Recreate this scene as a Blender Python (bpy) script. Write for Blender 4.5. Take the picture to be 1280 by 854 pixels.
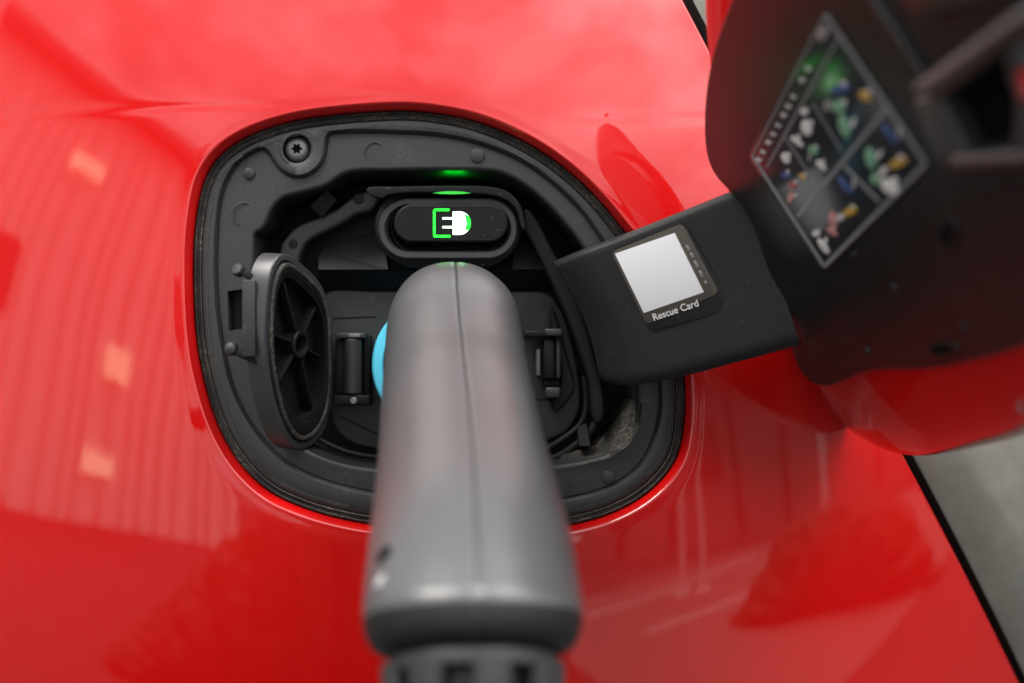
import bpy, bmesh, math, random
from mathutils import Matrix, Vector
from mathutils.geometry import delaunay_2d_cdt
for o in list(bpy.data.objects): bpy.data.objects.remove(o)
C = bpy.context.scene.collection
random.seed(4)
R = math.radians
# ------------------------------------------------------------------ camera, sky, sun, exposure
MM = 0.001
D = 486.0                       # camera to charging port, millimetres
F = 1280 * 50 / 36              # focal length in pixels of the 1280 wide photograph
PITCH = 22
# local frame: x right, y up the car flank, z out of the flank towards the photographer
M = Matrix.Translation((0, 0, 0.86)) @ Matrix.Rotation(R(90 - PITCH), 4, 'X')
cam = bpy.data.objects.new('camera', bpy.data.cameras.new('camera')); C.objects.link(cam)
cam.matrix_world = M @ Matrix.Translation((0, 0, D * MM))
cam.data.lens = 50; cam.data.sensor_width = 36
cam.data.clip_start = 0.01; cam.data.clip_end = 2000
cam.data.dof.use_dof = True; cam.data.dof.focus_distance = (D + 3) * MM; cam.data.dof.aperture_fstop = 5.0
bpy.context.scene.camera = cam
SUN_EL, SUN_AZ = 64, -88       # azimuth measured from the direction of the photographer, negative = left
world = bpy.data.worlds.new('World'); bpy.context.scene.world = world; world.use_nodes = True
wt = world.node_tree; wt.nodes.clear()
def wn(t, **k):
    n = wt.nodes.new(t)
    for a, b in k.items(): setattr(n, a, b)
    return n
sky = wn('ShaderNodeTexSky', sky_type='NISHITA', sun_disc=False)
sky.sun_elevation = R(SUN_EL); sky.sun_rotation = R(180 + SUN_AZ) ; sky.dust_density = 4.0; sky.air_density = 1.0
hs = wn('ShaderNodeHueSaturation'); hs.inputs['Saturation'].default_value = 0.12
tc = wn('ShaderNodeTexCoord'); mp = wn('ShaderNodeMapping'); mp.inputs['Scale'].default_value = (1.0, 1.0, 3.0)
nz = wn('ShaderNodeTexNoise'); nz.inputs['Scale'].default_value = 3.2; nz.inputs['Detail'].default_value = 5; nz.inputs['Roughness'].default_value = .55
mr = wn('ShaderNodeMapRange'); mr.inputs['From Min'].default_value = .38; mr.inputs['From Max'].default_value = .66
mr.inputs['To Min'].default_value = .62; mr.inputs['To Max'].default_value = 1.5
mul = wn('ShaderNodeVectorMath', operation='SCALE')
bg = wn('ShaderNodeBackground'); bg.inputs['Strength'].default_value = 0.14
ow = wn('ShaderNodeOutputWorld'); L_ = wt.links.new
L_(tc.outputs['Generated'], mp.inputs['Vector']); L_(mp.outputs[0], nz.inputs['Vector']); L_(nz.outputs['Fac'], mr.inputs['Value'])
sx_ = wn('ShaderNodeSeparateXYZ'); gr = wn('ShaderNodeMapRange'); gr.inputs['From Max'].default_value = 1; gr.inputs['To Min'].default_value = .75; gr.inputs['To Max'].default_value = 1.45
L_(tc.outputs['Generated'], sx_.inputs[0]); L_(sx_.outputs['Z'], gr.inputs['Value']); m2 = wn('ShaderNodeMath', operation='MULTIPLY')
L_(gr.outputs[0], m2.inputs[0]); L_(mr.outputs[0], m2.inputs[1])
L_(sky.outputs[0], hs.inputs['Color']); L_(hs.outputs[0], mul.inputs[0]); L_(m2.outputs[0], mul.inputs['Scale'])
L_(mul.outputs[0], bg.inputs['Color']); L_(bg.outputs[0], ow.inputs['Surface'])
sun = bpy.data.objects.new('sun', bpy.data.lights.new('sun', 'SUN')); C.objects.link(sun)
sun.data.energy = 2.0; sun.data.angle = R(30); sun.data.color = (1, .96, .9)
el, az = R(SUN_EL), R(SUN_AZ)
sdir = Vector((math.sin(az) * math.cos(el), -math.cos(az) * math.cos(el), math.sin(el)))
sun.rotation_euler = sdir.to_track_quat('Z', 'Y').to_euler()
vs = bpy.context.scene.view_settings
bpy.context.scene.display_settings.display_device = 'sRGB'
vs.view_transform = 'Standard'; vs.look = 'None'; vs.gamma = 1; vs.use_curve_mapping = False
vs.exposure = 1.15
bpy.context.scene.cycles.use_denoising = True

# ------------------------------------------------------------------ mapping helpers
def h(x, y):
    """height of the car flank (mm) in the local frame"""
    X = x + 12; Y = y - 4
    z = -0.0011 * X * X - 0.00085 * Y * Y
    if X > 0: z -= 0.0003 * X * X
    return z
def L(px, py, z):
    s = (D - z) / F
    return Vector(((px - 640) * s, (427 - py) * s, z))
def S(px, py, dz=0.0):
    z = dz
    for _ in range(5):
        p = L(px, py, z); z = h(p.x, p.y) + dz
    return L(px, py, z)
def catmull(pts, n, closed=True):
    P = [Vector(p) for p in pts]; m = len(P); out = []
    segs = m if closed else m - 1
    for i in range(segs):
        if closed: a, b, c, d = P[(i - 1) % m], P[i], P[(i + 1) % m], P[(i + 2) % m]
        else: a, b, c, d = P[max(i - 1, 0)], P[i], P[i + 1], P[min(i + 2, m - 1)]
        for k in range(12):
            t = k / 12
            out.append(0.5 * ((2 * b) + (c - a) * t + (2 * a - 5 * b + 4 * c - d) * t * t + (3 * b - a - 3 * c + d) * t ** 3))
    if not closed: out.append(P[-1])
    if closed: out.append(out[0])
    cum = [0]
    for i in range(1, len(out)): cum.append(cum[-1] + (out[i] - out[i - 1]).length)
    res = []; j = 0; N = n if closed else n - 1
    for k in range(n):
        s = cum[-1] * k / N
        while j < len(cum) - 2 and cum[j + 1] < s: j += 1
        q = cum[j + 1] - cum[j]
        res.append(out[j].lerp(out[j + 1], (s - cum[j]) / q if q else 0))
    return res
def area2(p): return sum(p[i].x * p[(i + 1) % len(p)].y - p[(i + 1) % len(p)].x * p[i].y for i in range(len(p))) / 2
def offset(p, d, smooth=0):
    """inward offset in x,y (mm) of a closed loop; z untouched"""
    s = 1 if area2(p) > 0 else -1; n = len(p); out = []
    for i in range(n):
        t = p[(i + 1) % n] - p[i - 1]; nn = Vector((-t.y, t.x)); 
        if nn.length: nn.normalize()
        out.append(Vector((p[i].x + nn.x * d * s, p[i].y + nn.y * d * s, p[i].z if len(p[i]) > 2 else 0)))
    for _ in range(smooth): out = [(out[i - 1] + out[i] * 2 + out[(i + 1) % n]) / 4 for i in range(n)]
    return out
def setz(p, z, curved=True): return [Vector((q.x, q.y, (h(q.x, q.y) if curved else 0) + z)) for q in p]

class B:
    """collects faces of one mesh; coordinates in local millimetres"""
    def __init__(s): s.bm = bmesh.new()
    def v(s, p): return s.bm.verts.new(p)
    def loft(s, rings, closed=True, cap0=False, cap1=False):
        R_ = [[s.v(p) for p in r] for r in rings]; n = len(rings[0])
        for a, b in zip(R_, R_[1:]):
            for i in range(n if closed else n - 1):
                j = (i + 1) % n
                try: s.bm.faces.new((a[i], a[j], b[j], b[i]))
                except ValueError: pass
        if cap0: s.bm.faces.new(R_[0][::-1])
        if cap1: s.bm.faces.new(R_[-1])
        return s
    def fill(s, outer, holes=(), zf=None):
        """planar triangulated region with holes; z from the loops' own points (zf overrides)"""
        vs, es = [], []
        for lp in [outer] + list(holes):
            b = len(vs); vs += [Vector((p.x, p.y)) for p in lp]
            es += [(b + i, b + (i + 1) % len(lp)) for i in range(len(lp))]
        zz = [p.z for lp in [outer] + list(holes) for p in lp]
        V, E, T, ov, oe, of = delaunay_2d_cdt(vs, es, [], 0, 1e-6)
        def inside(x, y, lp):
            c = False; n = len(lp)
            for i in range(n):
                a, b = lp[i], lp[(i + 1) % n]
                if (a.y > y) != (b.y > y) and x < (b.x - a.x) * (y - a.y) / (b.y - a.y) + a.x: c = not c
            return c
        nv = []
        for k, p in enumerate(V):
            z = zf(p.x, p.y) if zf else (zz[ov[k][0]] if ov[k] else 0)
            nv.append(s.v((p.x, p.y, z)))
        for t in T:
            c = sum((V[i] for i in t), Vector((0, 0))) / 3
            if inside(c.x, c.y, outer) and not any(inside(c.x, c.y, q) for q in holes):
                s.bm.faces.new([nv[i] for i in t])
        return s
    def box(s, c, size, mat=None, bev=0.0):
        r = bmesh.ops.create_cube(s.bm, size=1); vv = r['verts']
        bmesh.ops.scale(s.bm, vec=size, verts=vv)
        if bev:
            ed = list({e for v in vv for e in v.link_edges})
            rr = bmesh.ops.bevel(s.bm, geom=ed, offset=bev, segments=2, affect='EDGES', profile=.5)
            vv = list({v for f in rr['faces'] for v in f.verts} | {v for v in vv if v.is_valid})
        m = Matrix.Translation(c) @ (mat if mat is not None else Matrix.Identity(4))
        bmesh.ops.transform(s.bm, matrix=m, verts=vv)
        return s
    def lathe(s, prof, c, axis=(0, 0, 1), n=40, cap=True):
        q = Vector(axis).normalized().to_track_quat('Z', 'Y')
        rings = [[Vector(c) + q @ Vector((r * math.cos(2 * math.pi * i / n), r * math.sin(2 * math.pi * i / n), z)) for i in range(n)] for r, z in prof]
        return s.loft(rings, cap0=cap and prof[0][0] > 0, cap1=cap and prof[-1][0] > 0)
    def tube(s, path, r, n=16, caps=True, squash=1.0):
        P = [Vector(p) for p in path]; rings = []; up = Vector((0.13, 0.2, 1))
        for i, p in enumerate(P):
            t = (P[min(i + 1, len(P) - 1)] - P[max(i - 1, 0)]).normalized()
            a = t.cross(up).normalized(); b = t.cross(a)
            rr = r[i] if isinstance(r, (list, tuple)) else r
            rings.append([p + a * rr * math.cos(2 * math.pi * k / n) + b * rr * squash * math.sin(2 * math.pi * k / n) for k in range(n)])
        return s.loft(rings, cap0=caps, cap1=caps)
    def prism(s, loop, z0, z1, bev=0.8, curved=False, back=False):
        """extruded traced outline: z0 = far level, z1 = near level, rounded near edge; loop must be x,y"""
        n = 4; rings = [setz(loop, z0, curved)]
        for k in range(n + 1):
            a = k / n * math.pi / 2
            rings.append(setz(offset(loop, bev * (1 - math.cos(a))), z1 - bev + bev * math.sin(a), curved))
        s.loft(rings); s.fill(rings[-1])
        if back: s.fill(rings[0])
        return s
    def build(s, name, mat, parent=None, smooth=True, ang=32, xf=True):
        bm = s.bm
        bmesh.ops.remove_doubles(bm, verts=bm.verts, dist=1e-4)
        bmesh.ops.recalc_face_normals(bm, faces=bm.faces)
        for f in bm.faces: f.smooth = smooth
        if smooth:
            for e in bm.edges:
                if len(e.link_faces) == 2 and e.calc_face_angle(0) > R(ang): e.smooth = False
        bmesh.ops.scale(bm, vec=(MM, MM, MM), verts=bm.verts)
        me = bpy.data.meshes.new(name); bm.to_mesh(me); bm.free(); me.materials.append(mat)
        o = bpy.data.objects.new(name, me); C.objects.link(o)
        if parent is not None: o.parent = parent
        elif xf: o.matrix_world = M
        return o
def empty(name, label, cat):
    o = bpy.data.objects.new(name, None); C.objects.link(o); o.matrix_world = M
    o.empty_display_size = .02; o['label'] = label; o['category'] = cat
    return o

# ------------------------------------------------------------------ materials
def mat(name, base, rough=.5, spec=.5, coat=0, metal=0, bump=None, dust=None, emit=None, strength=0, vary=.12, ior=1.5):
    m = bpy.data.materials.new(name); m.use_nodes = True; nt = m.node_tree; b = nt.nodes['Principled BSDF']
    b.inputs['Base Color'].default_value = (*base, 1); b.inputs['Roughness'].default_value = rough
    b.inputs['Specular IOR Level'].default_value = spec; b.inputs['Metallic'].default_value = metal
    b.inputs['Coat Weight'].default_value = coat; b.inputs['Coat Roughness'].default_value = .02
    b.inputs['IOR'].default_value = ior; b.inputs['Coat IOR'].default_value = 1.72
    if emit: b.inputs['Emission Color'].default_value = (*emit, 1); b.inputs['Emission Strength'].default_value = strength
    def nd(t): return nt.nodes.new(t)
    co = nd('ShaderNodeTexCoord')
    if vary and not emit:
        n = nd('ShaderNodeTexNoise'); n.inputs['Scale'].default_value = 60; n.inputs['Detail'].default_value = 6; n.inputs['Roughness'].default_value = .65
        nt.links.new(co.outputs['Object'], n.inputs['Vector'])
        mx = nd('ShaderNodeMix'); mx.data_type = 'RGBA'
        mx.inputs[6].default_value = (*[c * (1 - vary) for c in base], 1); mx.inputs[7].default_value = (*[min(1, c * (1 + vary)) for c in base], 1)
        nt.links.new(n.outputs['Fac'], mx.inputs[0]); last = mx.outputs[2]
        rr = nd('ShaderNodeMapRange'); rr.inputs['To Min'].default_value = max(0, rough - vary * .5); rr.inputs['To Max'].default_value = min(1, rough + vary * .5)
        nt.links.new(n.outputs['Fac'], rr.inputs['Value']); nt.links.new(rr.outputs[0], b.inputs['Roughness'])
        if dust:
            amt, lo = dust
            d1 = nd('ShaderNodeTexNoise'); d1.inputs['Scale'].default_value = 45; d1.inputs['Detail'].default_value = 8; d1.inputs['Roughness'].default_value = .75
            nt.links.new(co.outputs['Object'], d1.inputs['Vector'])
            r1 = nd('ShaderNodeMapRange'); r1.inputs['From Min'].default_value = lo; r1.inputs['From Max'].default_value = lo + .22; r1.inputs['To Max'].default_value = amt
            nt.links.new(d1.outputs['Fac'], r1.inputs['Value'])
            d2 = nd('ShaderNodeTexNoise'); d2.inputs['Scale'].default_value = 900; d2.inputs['Detail'].default_value = 2
            nt.links.new(co.outputs['Object'], d2.inputs['Vector'])
            r2 = nd('ShaderNodeMapRange'); r2.inputs['From Min'].default_value = .4; r2.inputs['From Max'].default_value = .7
            nt.links.new(d2.outputs['Fac'], r2.inputs['Value'])
            ml = nd('ShaderNodeMath'); ml.operation = 'MULTIPLY'; nt.links.new(r1.outputs[0], ml.inputs[0]); nt.links.new(r2.outputs[0], ml.inputs[1])
            # fine scattered specks
            vo = nd('ShaderNodeTexVoronoi'); vo.inputs['Scale'].default_value = 260
            nt.links.new(co.outputs['Object'], vo.inputs['Vector'])
            lt = nd('ShaderNodeMath'); lt.operation = 'LESS_THAN'; lt.inputs[1].default_value = .07; nt.links.new(vo.outputs['Distance'], lt.inputs[0])
            m3 = nd('ShaderNodeMath'); m3.operation = 'MULTIPLY'; m3.inputs[1].default_value = amt * .9; nt.links.new(lt.outputs[0], m3.inputs[0])
            ad = nd('ShaderNodeMath'); ad.operation = 'MAXIMUM'; nt.links.new(ml.outputs[0], ad.inputs[0]); nt.links.new(m3.outputs[0], ad.inputs[1])
            mx2 = nd('ShaderNodeMix'); mx2.data_type = 'RGBA'; mx2.inputs[7].default_value = (.22, .19, .145, 1)
            nt.links.new(ad.outputs[0], mx2.inputs[0]); nt.links.new(last, mx2.inputs[6]); last = mx2.outputs[2]
        nt.links.new(last, b.inputs['Base Color'])
    if bump:
        sc, st, dist = bump
        n = nd('ShaderNodeTexNoise'); n.inputs['Scale'].default_value = sc; n.inputs['Detail'].default_value = 3
        nt.links.new(co.outputs['Object'], n.inputs['Vector'])
        bp = nd('ShaderNodeBump'); bp.inputs['Strength'].default_value = st; bp.inputs['Distance'].default_value = dist
        nt.links.new(n.outputs['Fac'], bp.inputs['Height']); nt.links.new(bp.outputs[0], b.inputs['Normal'])
        if coat: nt.links.new(bp.outputs[0], b.inputs['Coat Normal'])
    return m
RED = mat('red_paint', (.47, .0022, .0022), .4, .08, coat=1, vary=.05, bump=(420, .22, .00003))
PLA = mat('housing_plastic', (.021, .0215, .0225), .5, .36, bump=(1800, .5, .00012), dust=(.35, .56))
PLD = mat('dark_plastic', (.006, .006, .0065), .5, .16, bump=(1800, .5, .0001), dust=(.4, .58))
RUB = mat('rubber', (.016, .0155, .015), .6, .4, bump=(900, .6, .0001), dust=(.7, .44))
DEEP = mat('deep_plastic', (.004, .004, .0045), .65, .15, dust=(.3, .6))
GUN = mat('connector_plastic', (.062, .062, .064), .34, .62, bump=(1500, .35, .00012), vary=.08)
GUN2 = mat('relief_plastic', (.025, .025, .026), .45, .4)
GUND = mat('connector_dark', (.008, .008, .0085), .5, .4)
CYAN = mat('cyan_plastic', (.08, .52, .72), .4, .5, vary=.05)
STEEL = mat('screw_metal', (.16, .155, .15), .42, .5, metal=.6, bump=(1500, .4, .0001))
BLACK = mat('hole_black', (.003, .003, .003), .8, .1, vary=0)
FLAP = mat('flap_plastic', (.008, .0075, .0075), .34, .4, bump=(1600, .35, .00008), dust=(.3, .6))
ARM = mat('arm_plastic', (.010, .010, .0105), .45, .25, bump=(1600, .5, .0001), dust=(.2, .62))
STICK = mat('sticker_film', (.05, .042, .034), .3, .5, vary=.1)
WHITE = mat('label_white', (.58, .58, .61), .45, .3, vary=.02)
PRINT = mat('print_white', (.5, .5, .5), .4, .4, vary=.02)
PRINTG = mat('print_grey', (.16, .16, .17), .35, .5, vary=.05)
LABEL = mat('label_black', (.018, .019, .022), .15, .6, vary=.02)
GLASS = mat('window_glass', (.22, .22, .19), .12, .6, coat=.6, vary=.45)
GREEN = mat('green_light', (.02, .4, .04), .4, emit=(.0, 1, .005), strength=3.5)
LIT = mat('white_light', (.8, .8, .8), .4, emit=(.6, 1, .6), strength=1.3)

# ------------------------------------------------------------------ car
car = empty('car', 'glossy red car with its charging port open and a connector plugged in', 'car')
OPEN = [(500,136),(430,140),(370,148),(320,163),(285,182),(262,205),(248,237),(240,285),(238,335),(240,400),(246,450),(258,500),(275,545),(300,585),
        (335,617),(380,638),(430,652),(480,660),(540,666),(600,668),(660,665),(715,658),(760,646),(800,626),(830,600),(849,570),(857,530),(858,485),(853,440),(842,395),
        (824,350),(800,312),(780,286),(755,255),(725,224),(690,196),(650,172),(600,151),(550,140)]
NO = 480
op = catmull([S(x, y, -2) for x, y in OPEN], NO)
if area2(op) < 0: op = op[::-1]
base = offset(op, -2.6, 2)
# body panel: outer boundary, right side is the shut line along the window
def shut(y):                                  # x (mm) of the panel edge at height y
    pts = [(700, -320), (788, -130), (850, 0), (987, 270), (1127, 572), (1270, 852), (1400, 1100)]
    P = [S(a, b) for a, b in pts]
    for a, b in zip(P, P[1:]):
        if a.y >= y >= b.y: return a.x + (b.x - a.x) * (a.y - y) / (a.y - b.y)
    return P[0].x if y > P[0].y else P[-1].x
cx, cy = (548 - 640) / 3.66, (427 - 400) / 3.66
bnd = []
for p in base:
    d = Vector((p.x - cx, p.y - cy)).normalized(); t = 1e9
    if d.x < 0: t = min(t, (-230 - cx) / d.x)
    if d.y > 0: t = min(t, (165 - cy) / d.y)
    if d.y < 0: t = min(t, (-165 - cy) / d.y)
    lo, hi = 0, t
    if cx + d.x * t > shut(cy + d.y * t):
        for _ in range(40):
            m_ = (lo + hi) / 2
            if cx + d.x * m_ > shut(cy + d.y * m_): hi = m_
            else: lo = m_
        t = hi
    bnd.append(Vector((cx + d.x * t, cy + d.y * t, 0)))
def sm(a, b, x):
    t = max(0, min(1, (x - a) / (b - a))); return t * t * (3 - 2 * t)
def panel_h(x, y, de):
    z = h(x, y)
    # shallow groove added to draw a reflected dark line, dying out at the port
    yc = 83.2 - 0.00004 * (x + 170) ** 2 if x < 0 else 77 + 0.02 * x
    f = (1 - sm(-110, -62, x)) + sm(15, 32, x) * .55
    z -= .1 * f * math.exp(-((y - yc) / 1.2) ** 2)
    z -= .15 * math.exp(-(de / 2.5) ** 2)       # slight dish round the opening
    # very soft pressing waves
    z += .10 * math.sin(x * .045 + 1) * math.sin(y * .05 + x * .02)
    return z
b = B(); rings = []
NR = 110
for k in range(NR + 1):
    t = (k / NR) ** 1.5
    ring = []
    for p, q in zip(base, bnd):
        x, y = p.x + (q.x - p.x) * t, p.y + (q.y - p.y) * t
        ring.append(Vector((x, y, panel_h(x, y, math.hypot(x - p.x, y - p.y)))))
    rings.append(ring)
lip = [(.25, .03), (.5, .12), (.75, .3), (.95, .55), (1.1, .85), (1.35, 1.35), (2.2, 3.0), (2.5, 3.7), (2.6, 9)]
inner = [setz(offset(base, d, 1), -.15 - z) for d, z in lip][::-1]
b.loft(inner + rings)
# rolled edge along the shut line
b.build('body_panel', RED, car, ang=50)
# rolled return of the panel edge, rubber seal and window glass
ys = [150 - i * 3 for i in range(101)]
def edge_strip(prof, name, material, parent=car):
    bb = B(); rows = []
    for y in ys:
        x = shut(y); z0 = panel_h(x, y, 99)
        rows.append([Vector((x + dx, y + .5 * dx * 0, z0 + dz)) for dx, dz in prof])
    bb.loft(rows, closed=False)
    return bb.build(name, material, parent, ang=60)
edge_strip([(-.02, 0), (.35, -.06), (.7, -.28), (.95, -.7), (1.05, -1.3), (1.05, -9)], 'panel_edge', RED)
edge_strip([(1.0, -8), (1.1, -4.5), (3.2, -3.6), (5.0, -3.2), (5.3, -3.5), (5.5, -4.6)], 'window_seal', BLACK)
edge_strip([(5.2, -4.4), (5.6, -3.9), (30, -4.8), (60, -8), (110, -16), (180, -34)], 'side_window', GLASS)

# ---- port housing
hous = None
GRO = [(500,163),(473,162),(440,162),(417,163),(408,167),(405,178),(402,199),(392,212),(377,219),(364,217),(352,210),(344,198),(336,186),(327,183),(313,189),(296,201),(281,224),(273,248),(269,280),(267,330),(268,365),(271,399),(278,442),(289,486),(311,530),
       (340,566),(369,588),(405,604),(450,616),(500,624),(560,630),(630,632),(704,627),(759,613),(799,587),(819,550),(828,510),(826,470),(817,430),(802,385),(782,343),(764,313),(737,272),(714,246),(686,221),(658,201),(624,185),(582,172),(540,165)]
CAV = [(480,208),(452,208),(431,211),(418,218),(405,227),(383,234),(355,241),(342,250),(333,262),(325,282),(316,287),(312,295),(311,333),(309,370),(309,410),(313,450),(325,497),(345,536),(375,564),(420,583),(470,592),(540,598),(620,596),(696,587),(735,581),(765,572),(788,557),(799,535),(803,505),
       (799,460),(787,415),(768,370),(748,330),(728,298),(714,280),(692,255),(666,232),(638,215),(610,208),(560,207),(520,207)]
def loopS(px, n, dz): 
    l = catmull([S(x, y, dz) for x, y in px], n)
    return l if area2(l) > 0 else l[::-1]
G = loopS(GRO, 360, -7); Cv = loopS(CAV, 300, -7)
rim_out = offset(op, 1.0, 2)
# seal: profiled rubber ring lying inside the red edge
b = B()
prof = [(-.6, -9.5), (.1, -6.6), (.5, -5.6), (1.0, -5.2), (1.35, -5.6), (1.6, -6.6), (2.0, -6.7), (2.3, -5.7), (2.8, -5.2), (3.2, -5.5), (3.5, -7.2)]
b.loft([setz(offset(op, d, 2), z) for d, z in prof]); seal = b.build('rubber_seal', RUB, car, ang=45)
# outer rim of the housing
b = B()
r0 = setz(offset(op, 3.3, 3), -7.4); r1 = setz(offset(op, 3.55, 3), -5.4); r2 = setz(offset(op, 3.9, 3), -5.1)
Gs = setz(G, -5.1)
b.loft([r0, r1, r2]); 
# slot for dust cap catch, screw well
slot = [S(x, y, -7) for x, y in [(284,364),(305,361),(305,411),(286,414)]]
scw = S(372, 187, -7)
well = [Vector((scw.x + 5.6 * math.cos(a * math.pi / 24), scw.y + 5.6 * math.sin(a * math.pi / 24), 0)) for a in range(48)]
wl = setz(well, -5.1)
b.fill(r2, [Gs, wl], zf=lambda x, y: h(x, y) - 5.1)
b.loft([wl, setz(offset(well, .4), -5.35), setz(offset(well, .5), -9.2)], cap1=True)
# groove and flange
g1 = offset(G, .3, 1); g2 = offset(G, 1.15, 2); g3 = offset(G, 1.35, 3); g4 = offset(G, 1.6, 3)
b.loft([Gs, setz(g1, -5.3), setz(g2, -7.5), setz(g3, -7.45), setz(g4, -7.15)])
sl = setz(slot, -7.15)
cv0 = setz(Cv, -7.15)
b.fill(setz(g4, -7.15), [cv0, sl], zf=lambda x, y: h(x, y) - 7.15)
b.loft([sl, setz(offset(slot, .2), -7.6), setz(offset(slot, .3), -15)], cap1=True)
cr = [cv0]
for k in range(1, 6):
    a = k / 5 * math.pi / 2
    cr.append(setz(offset(Cv, 1.6 * math.sin(a), 1), -7.15 - 1.6 * (1 - math.cos(a))))
cr.append(setz(offset(Cv, 2.2, 2), -20)); cr.append(setz(offset(Cv, 3.0, 3), -46))
b.loft(cr)
housing = b.build('port_housing', PLA, car, ang=40)
b = B(); b.fill(setz(offset(Cv, -1.0, 2), -45, False)); b.build('cavity_floor', DEEP, housing)

# raised mould marks, studs, screw
def disc(px, py, dz, r, hgt, name, m, parent, bev=.3, n=32, dome=0.0):
    c = S(px, py, dz)
    B().lathe([(r, -.4), (r, hgt - bev), (r - bev * .3, hgt - bev * .3), (r - bev, hgt), (r * .5, hgt + dome * .75), (.01, hgt + dome)], c, n=n, cap=False).build(name, m, parent)
for px, py, r in ((305, 268, 4.1), (468, 190, 3.4), (700, 612, 3.6)):
    c = S(px, py, -7.1)
    B().lathe([(r - .28, -.1), (r - .22, .1), (r, .16), (r + .15, .06), (r + .2, -.1)], c, n=48, cap=False).build('mould_ring', PLA, housing)
for px, py, r in ((312, 217, 2.1), (597, 195, 2.5), (760, 596, 2.4)):
    disc(px, py, -7.1, r, .9, 'stud', PLA, housing, .45, dome=.25)
sc = S(372, 187, -8.9)
b = B(); prof = [(4.5, -.5), (4.5, 1.0), (4.25, 1.35), (3.9, 1.4)]
nn = 48
ring = lambda r, z: [sc + Vector((r * math.cos(2*math.pi*i/nn), r * math.sin(2*math.pi*i/nn), z)) for i in range(nn)]
def star(r0, r1, z): return [sc + Vector(((r0 + (r1 - r0) * (.5 + .5 * math.cos(6 * 2*math.pi*i/nn))) * math.cos(2*math.pi*i/nn), (r0 + (r1 - r0) * (.5 + .5 * math.cos(6 * 2*math.pi*i/nn))) * math.sin(2*math.pi*i/nn), z)) for i in range(nn)]
b.loft([ring(4.5, -.5), ring(4.5, .5), ring(4.2, 1.2), ring(3.6, 1.75), ring(2.6, 2.1), star(1.25, 1.95, 2.15), star(1.2, 1.9, .6)])
screw = b.build('screw', STEEL, housing, ang=45)
B().fill([p for p in star(1.2, 1.9, .62)]).build('screw_socket', BLACK, housing)
b = B(); c = S(372, 187, -5.2)
b.lathe([(5.1, -.3), (5.3, .15), (5.75, .3), (6.2, .15), (6.4, -.3)], c, n=48, cap=False).build('screw_boss', PLA, housing)
# small recessed rib marks along the outer rim of the housing
def rim_tab(t0, t1, d0=4.6, d1=5.7):
    N = len(op); a = offset(op, d0, 3); c_ = offset(op, d1, 3); i0, i1 = int(t0 * N), int(t1 * N); bb = B()
    ids = [i % N for i in range(i0, i1 + 1)]
    zt = -4.95
    f = lambda p, z: Vector((p.x, p.y, h(p.x, p.y) + z))
    rows = [[f(a[i], -5.3), f(a[i], zt), f(a[i].lerp(c_[i], .5), zt + .05), f(c_[i], zt), f(c_[i], -5.3)] for i in ids]
    bb.loft(rows, closed=False); bb.build('rim_rib', PLA, housing, ang=40)
NTAB = [(0.02,.055),(.07,.10),(.115,.145),(.16,.20),(.22,.27),(.29,.35),(.37,.43),(.56,.62),(.64,.70),(.72,.76),(.78,.82),(.86,.88),(.90,.93),(.95,.985)]
for t in NTAB: rim_tab(*t)

# ---- inside of the cavity
def traced(name, px, z0, z1, material, parent, bev=.8, n=None, smoothed=True, back=False):
    P = [L(x, y, z1) for x, y in px]
    lp = catmull(P, n or max(40, len(px) * 8)) if smoothed else [Vector((p.x, p.y, 0)) for p in P]
    if area2(lp) < 0: lp = lp[::-1]
    return B().prism(lp, z0, z1, bev, back=back).build(name, material, parent)
def tracedz(name, pts, z0, material, parent):
    """faceted plate: every corner (px,py,z) at its own level, walls down to z0"""
    P = [L(*p) for p in pts]; bb = B()
    lo = [Vector((p.x, p.y, z0)) for p in P]
    bb.loft([lo, P], cap1=True); return bb.build(name, material, parent, smooth=False)
inlet = traced('inlet_carrier', [(352,300),(362,290),(378,279),(398,271),(420,261),(438,248),(455,239),(480,234),(540,231),(600,231),(635,238),(655,252),(668,285),(690,330),(715,380),(735,430),(750,480),(752,515),(735,545),(700,570),(640,582),(560,586),(480,584),(420,574),(385,555),(365,520),(352,470),(345,400),(346,340)],
       -46, -38, PLD, car, 1.5, 240)
traced('guide_rib', [(350,312),(358,296),(372,283),(395,273),(418,263),(437,249),(452,241),(470,236),(474,246),(466,262),(446,268),(426,280),(402,292),(386,301),(377,314),(372,332),(366,350),(352,350)], -40, -23, PLA, inlet, 1.3, 160)
traced('mould_dot', [(442,246),(446,243),(452,243),(455,248),(453,254),(447,256),(442,252)], -23.1, -22.7, PLD, inlet, .2, 32)
traced('mould_dot', [(361,302),(365,299),(370,300),(372,305),(369,310),(363,310),(361,306)], -23.1, -22.7, PLD, inlet, .2, 32)
tracedz('support_block', [(388,258,-21),(408,238,-20),(421,250,-20),(402,272,-21)], -40, DEEP, inlet)
# sloped shelf under the light, both sides
def shelf(pts): tracedz('shelf', pts, -40, PLA, inlet)
shelf([(398,337,-25),(398,322,-30),(404,312,-34),(420,304,-36),(445,296,-37),(478,286,-38),(485,337,-25)])
shelf([(640,337,-25),(645,290,-37),(662,300,-36),(690,330,-30),(700,337,-25)])
tracedz('shelf_front', [(398,362,-33),(398,338.5,-25.2),(700,338.5,-25.2),(712,362,-33)], -40, DEEP, inlet)
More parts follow.
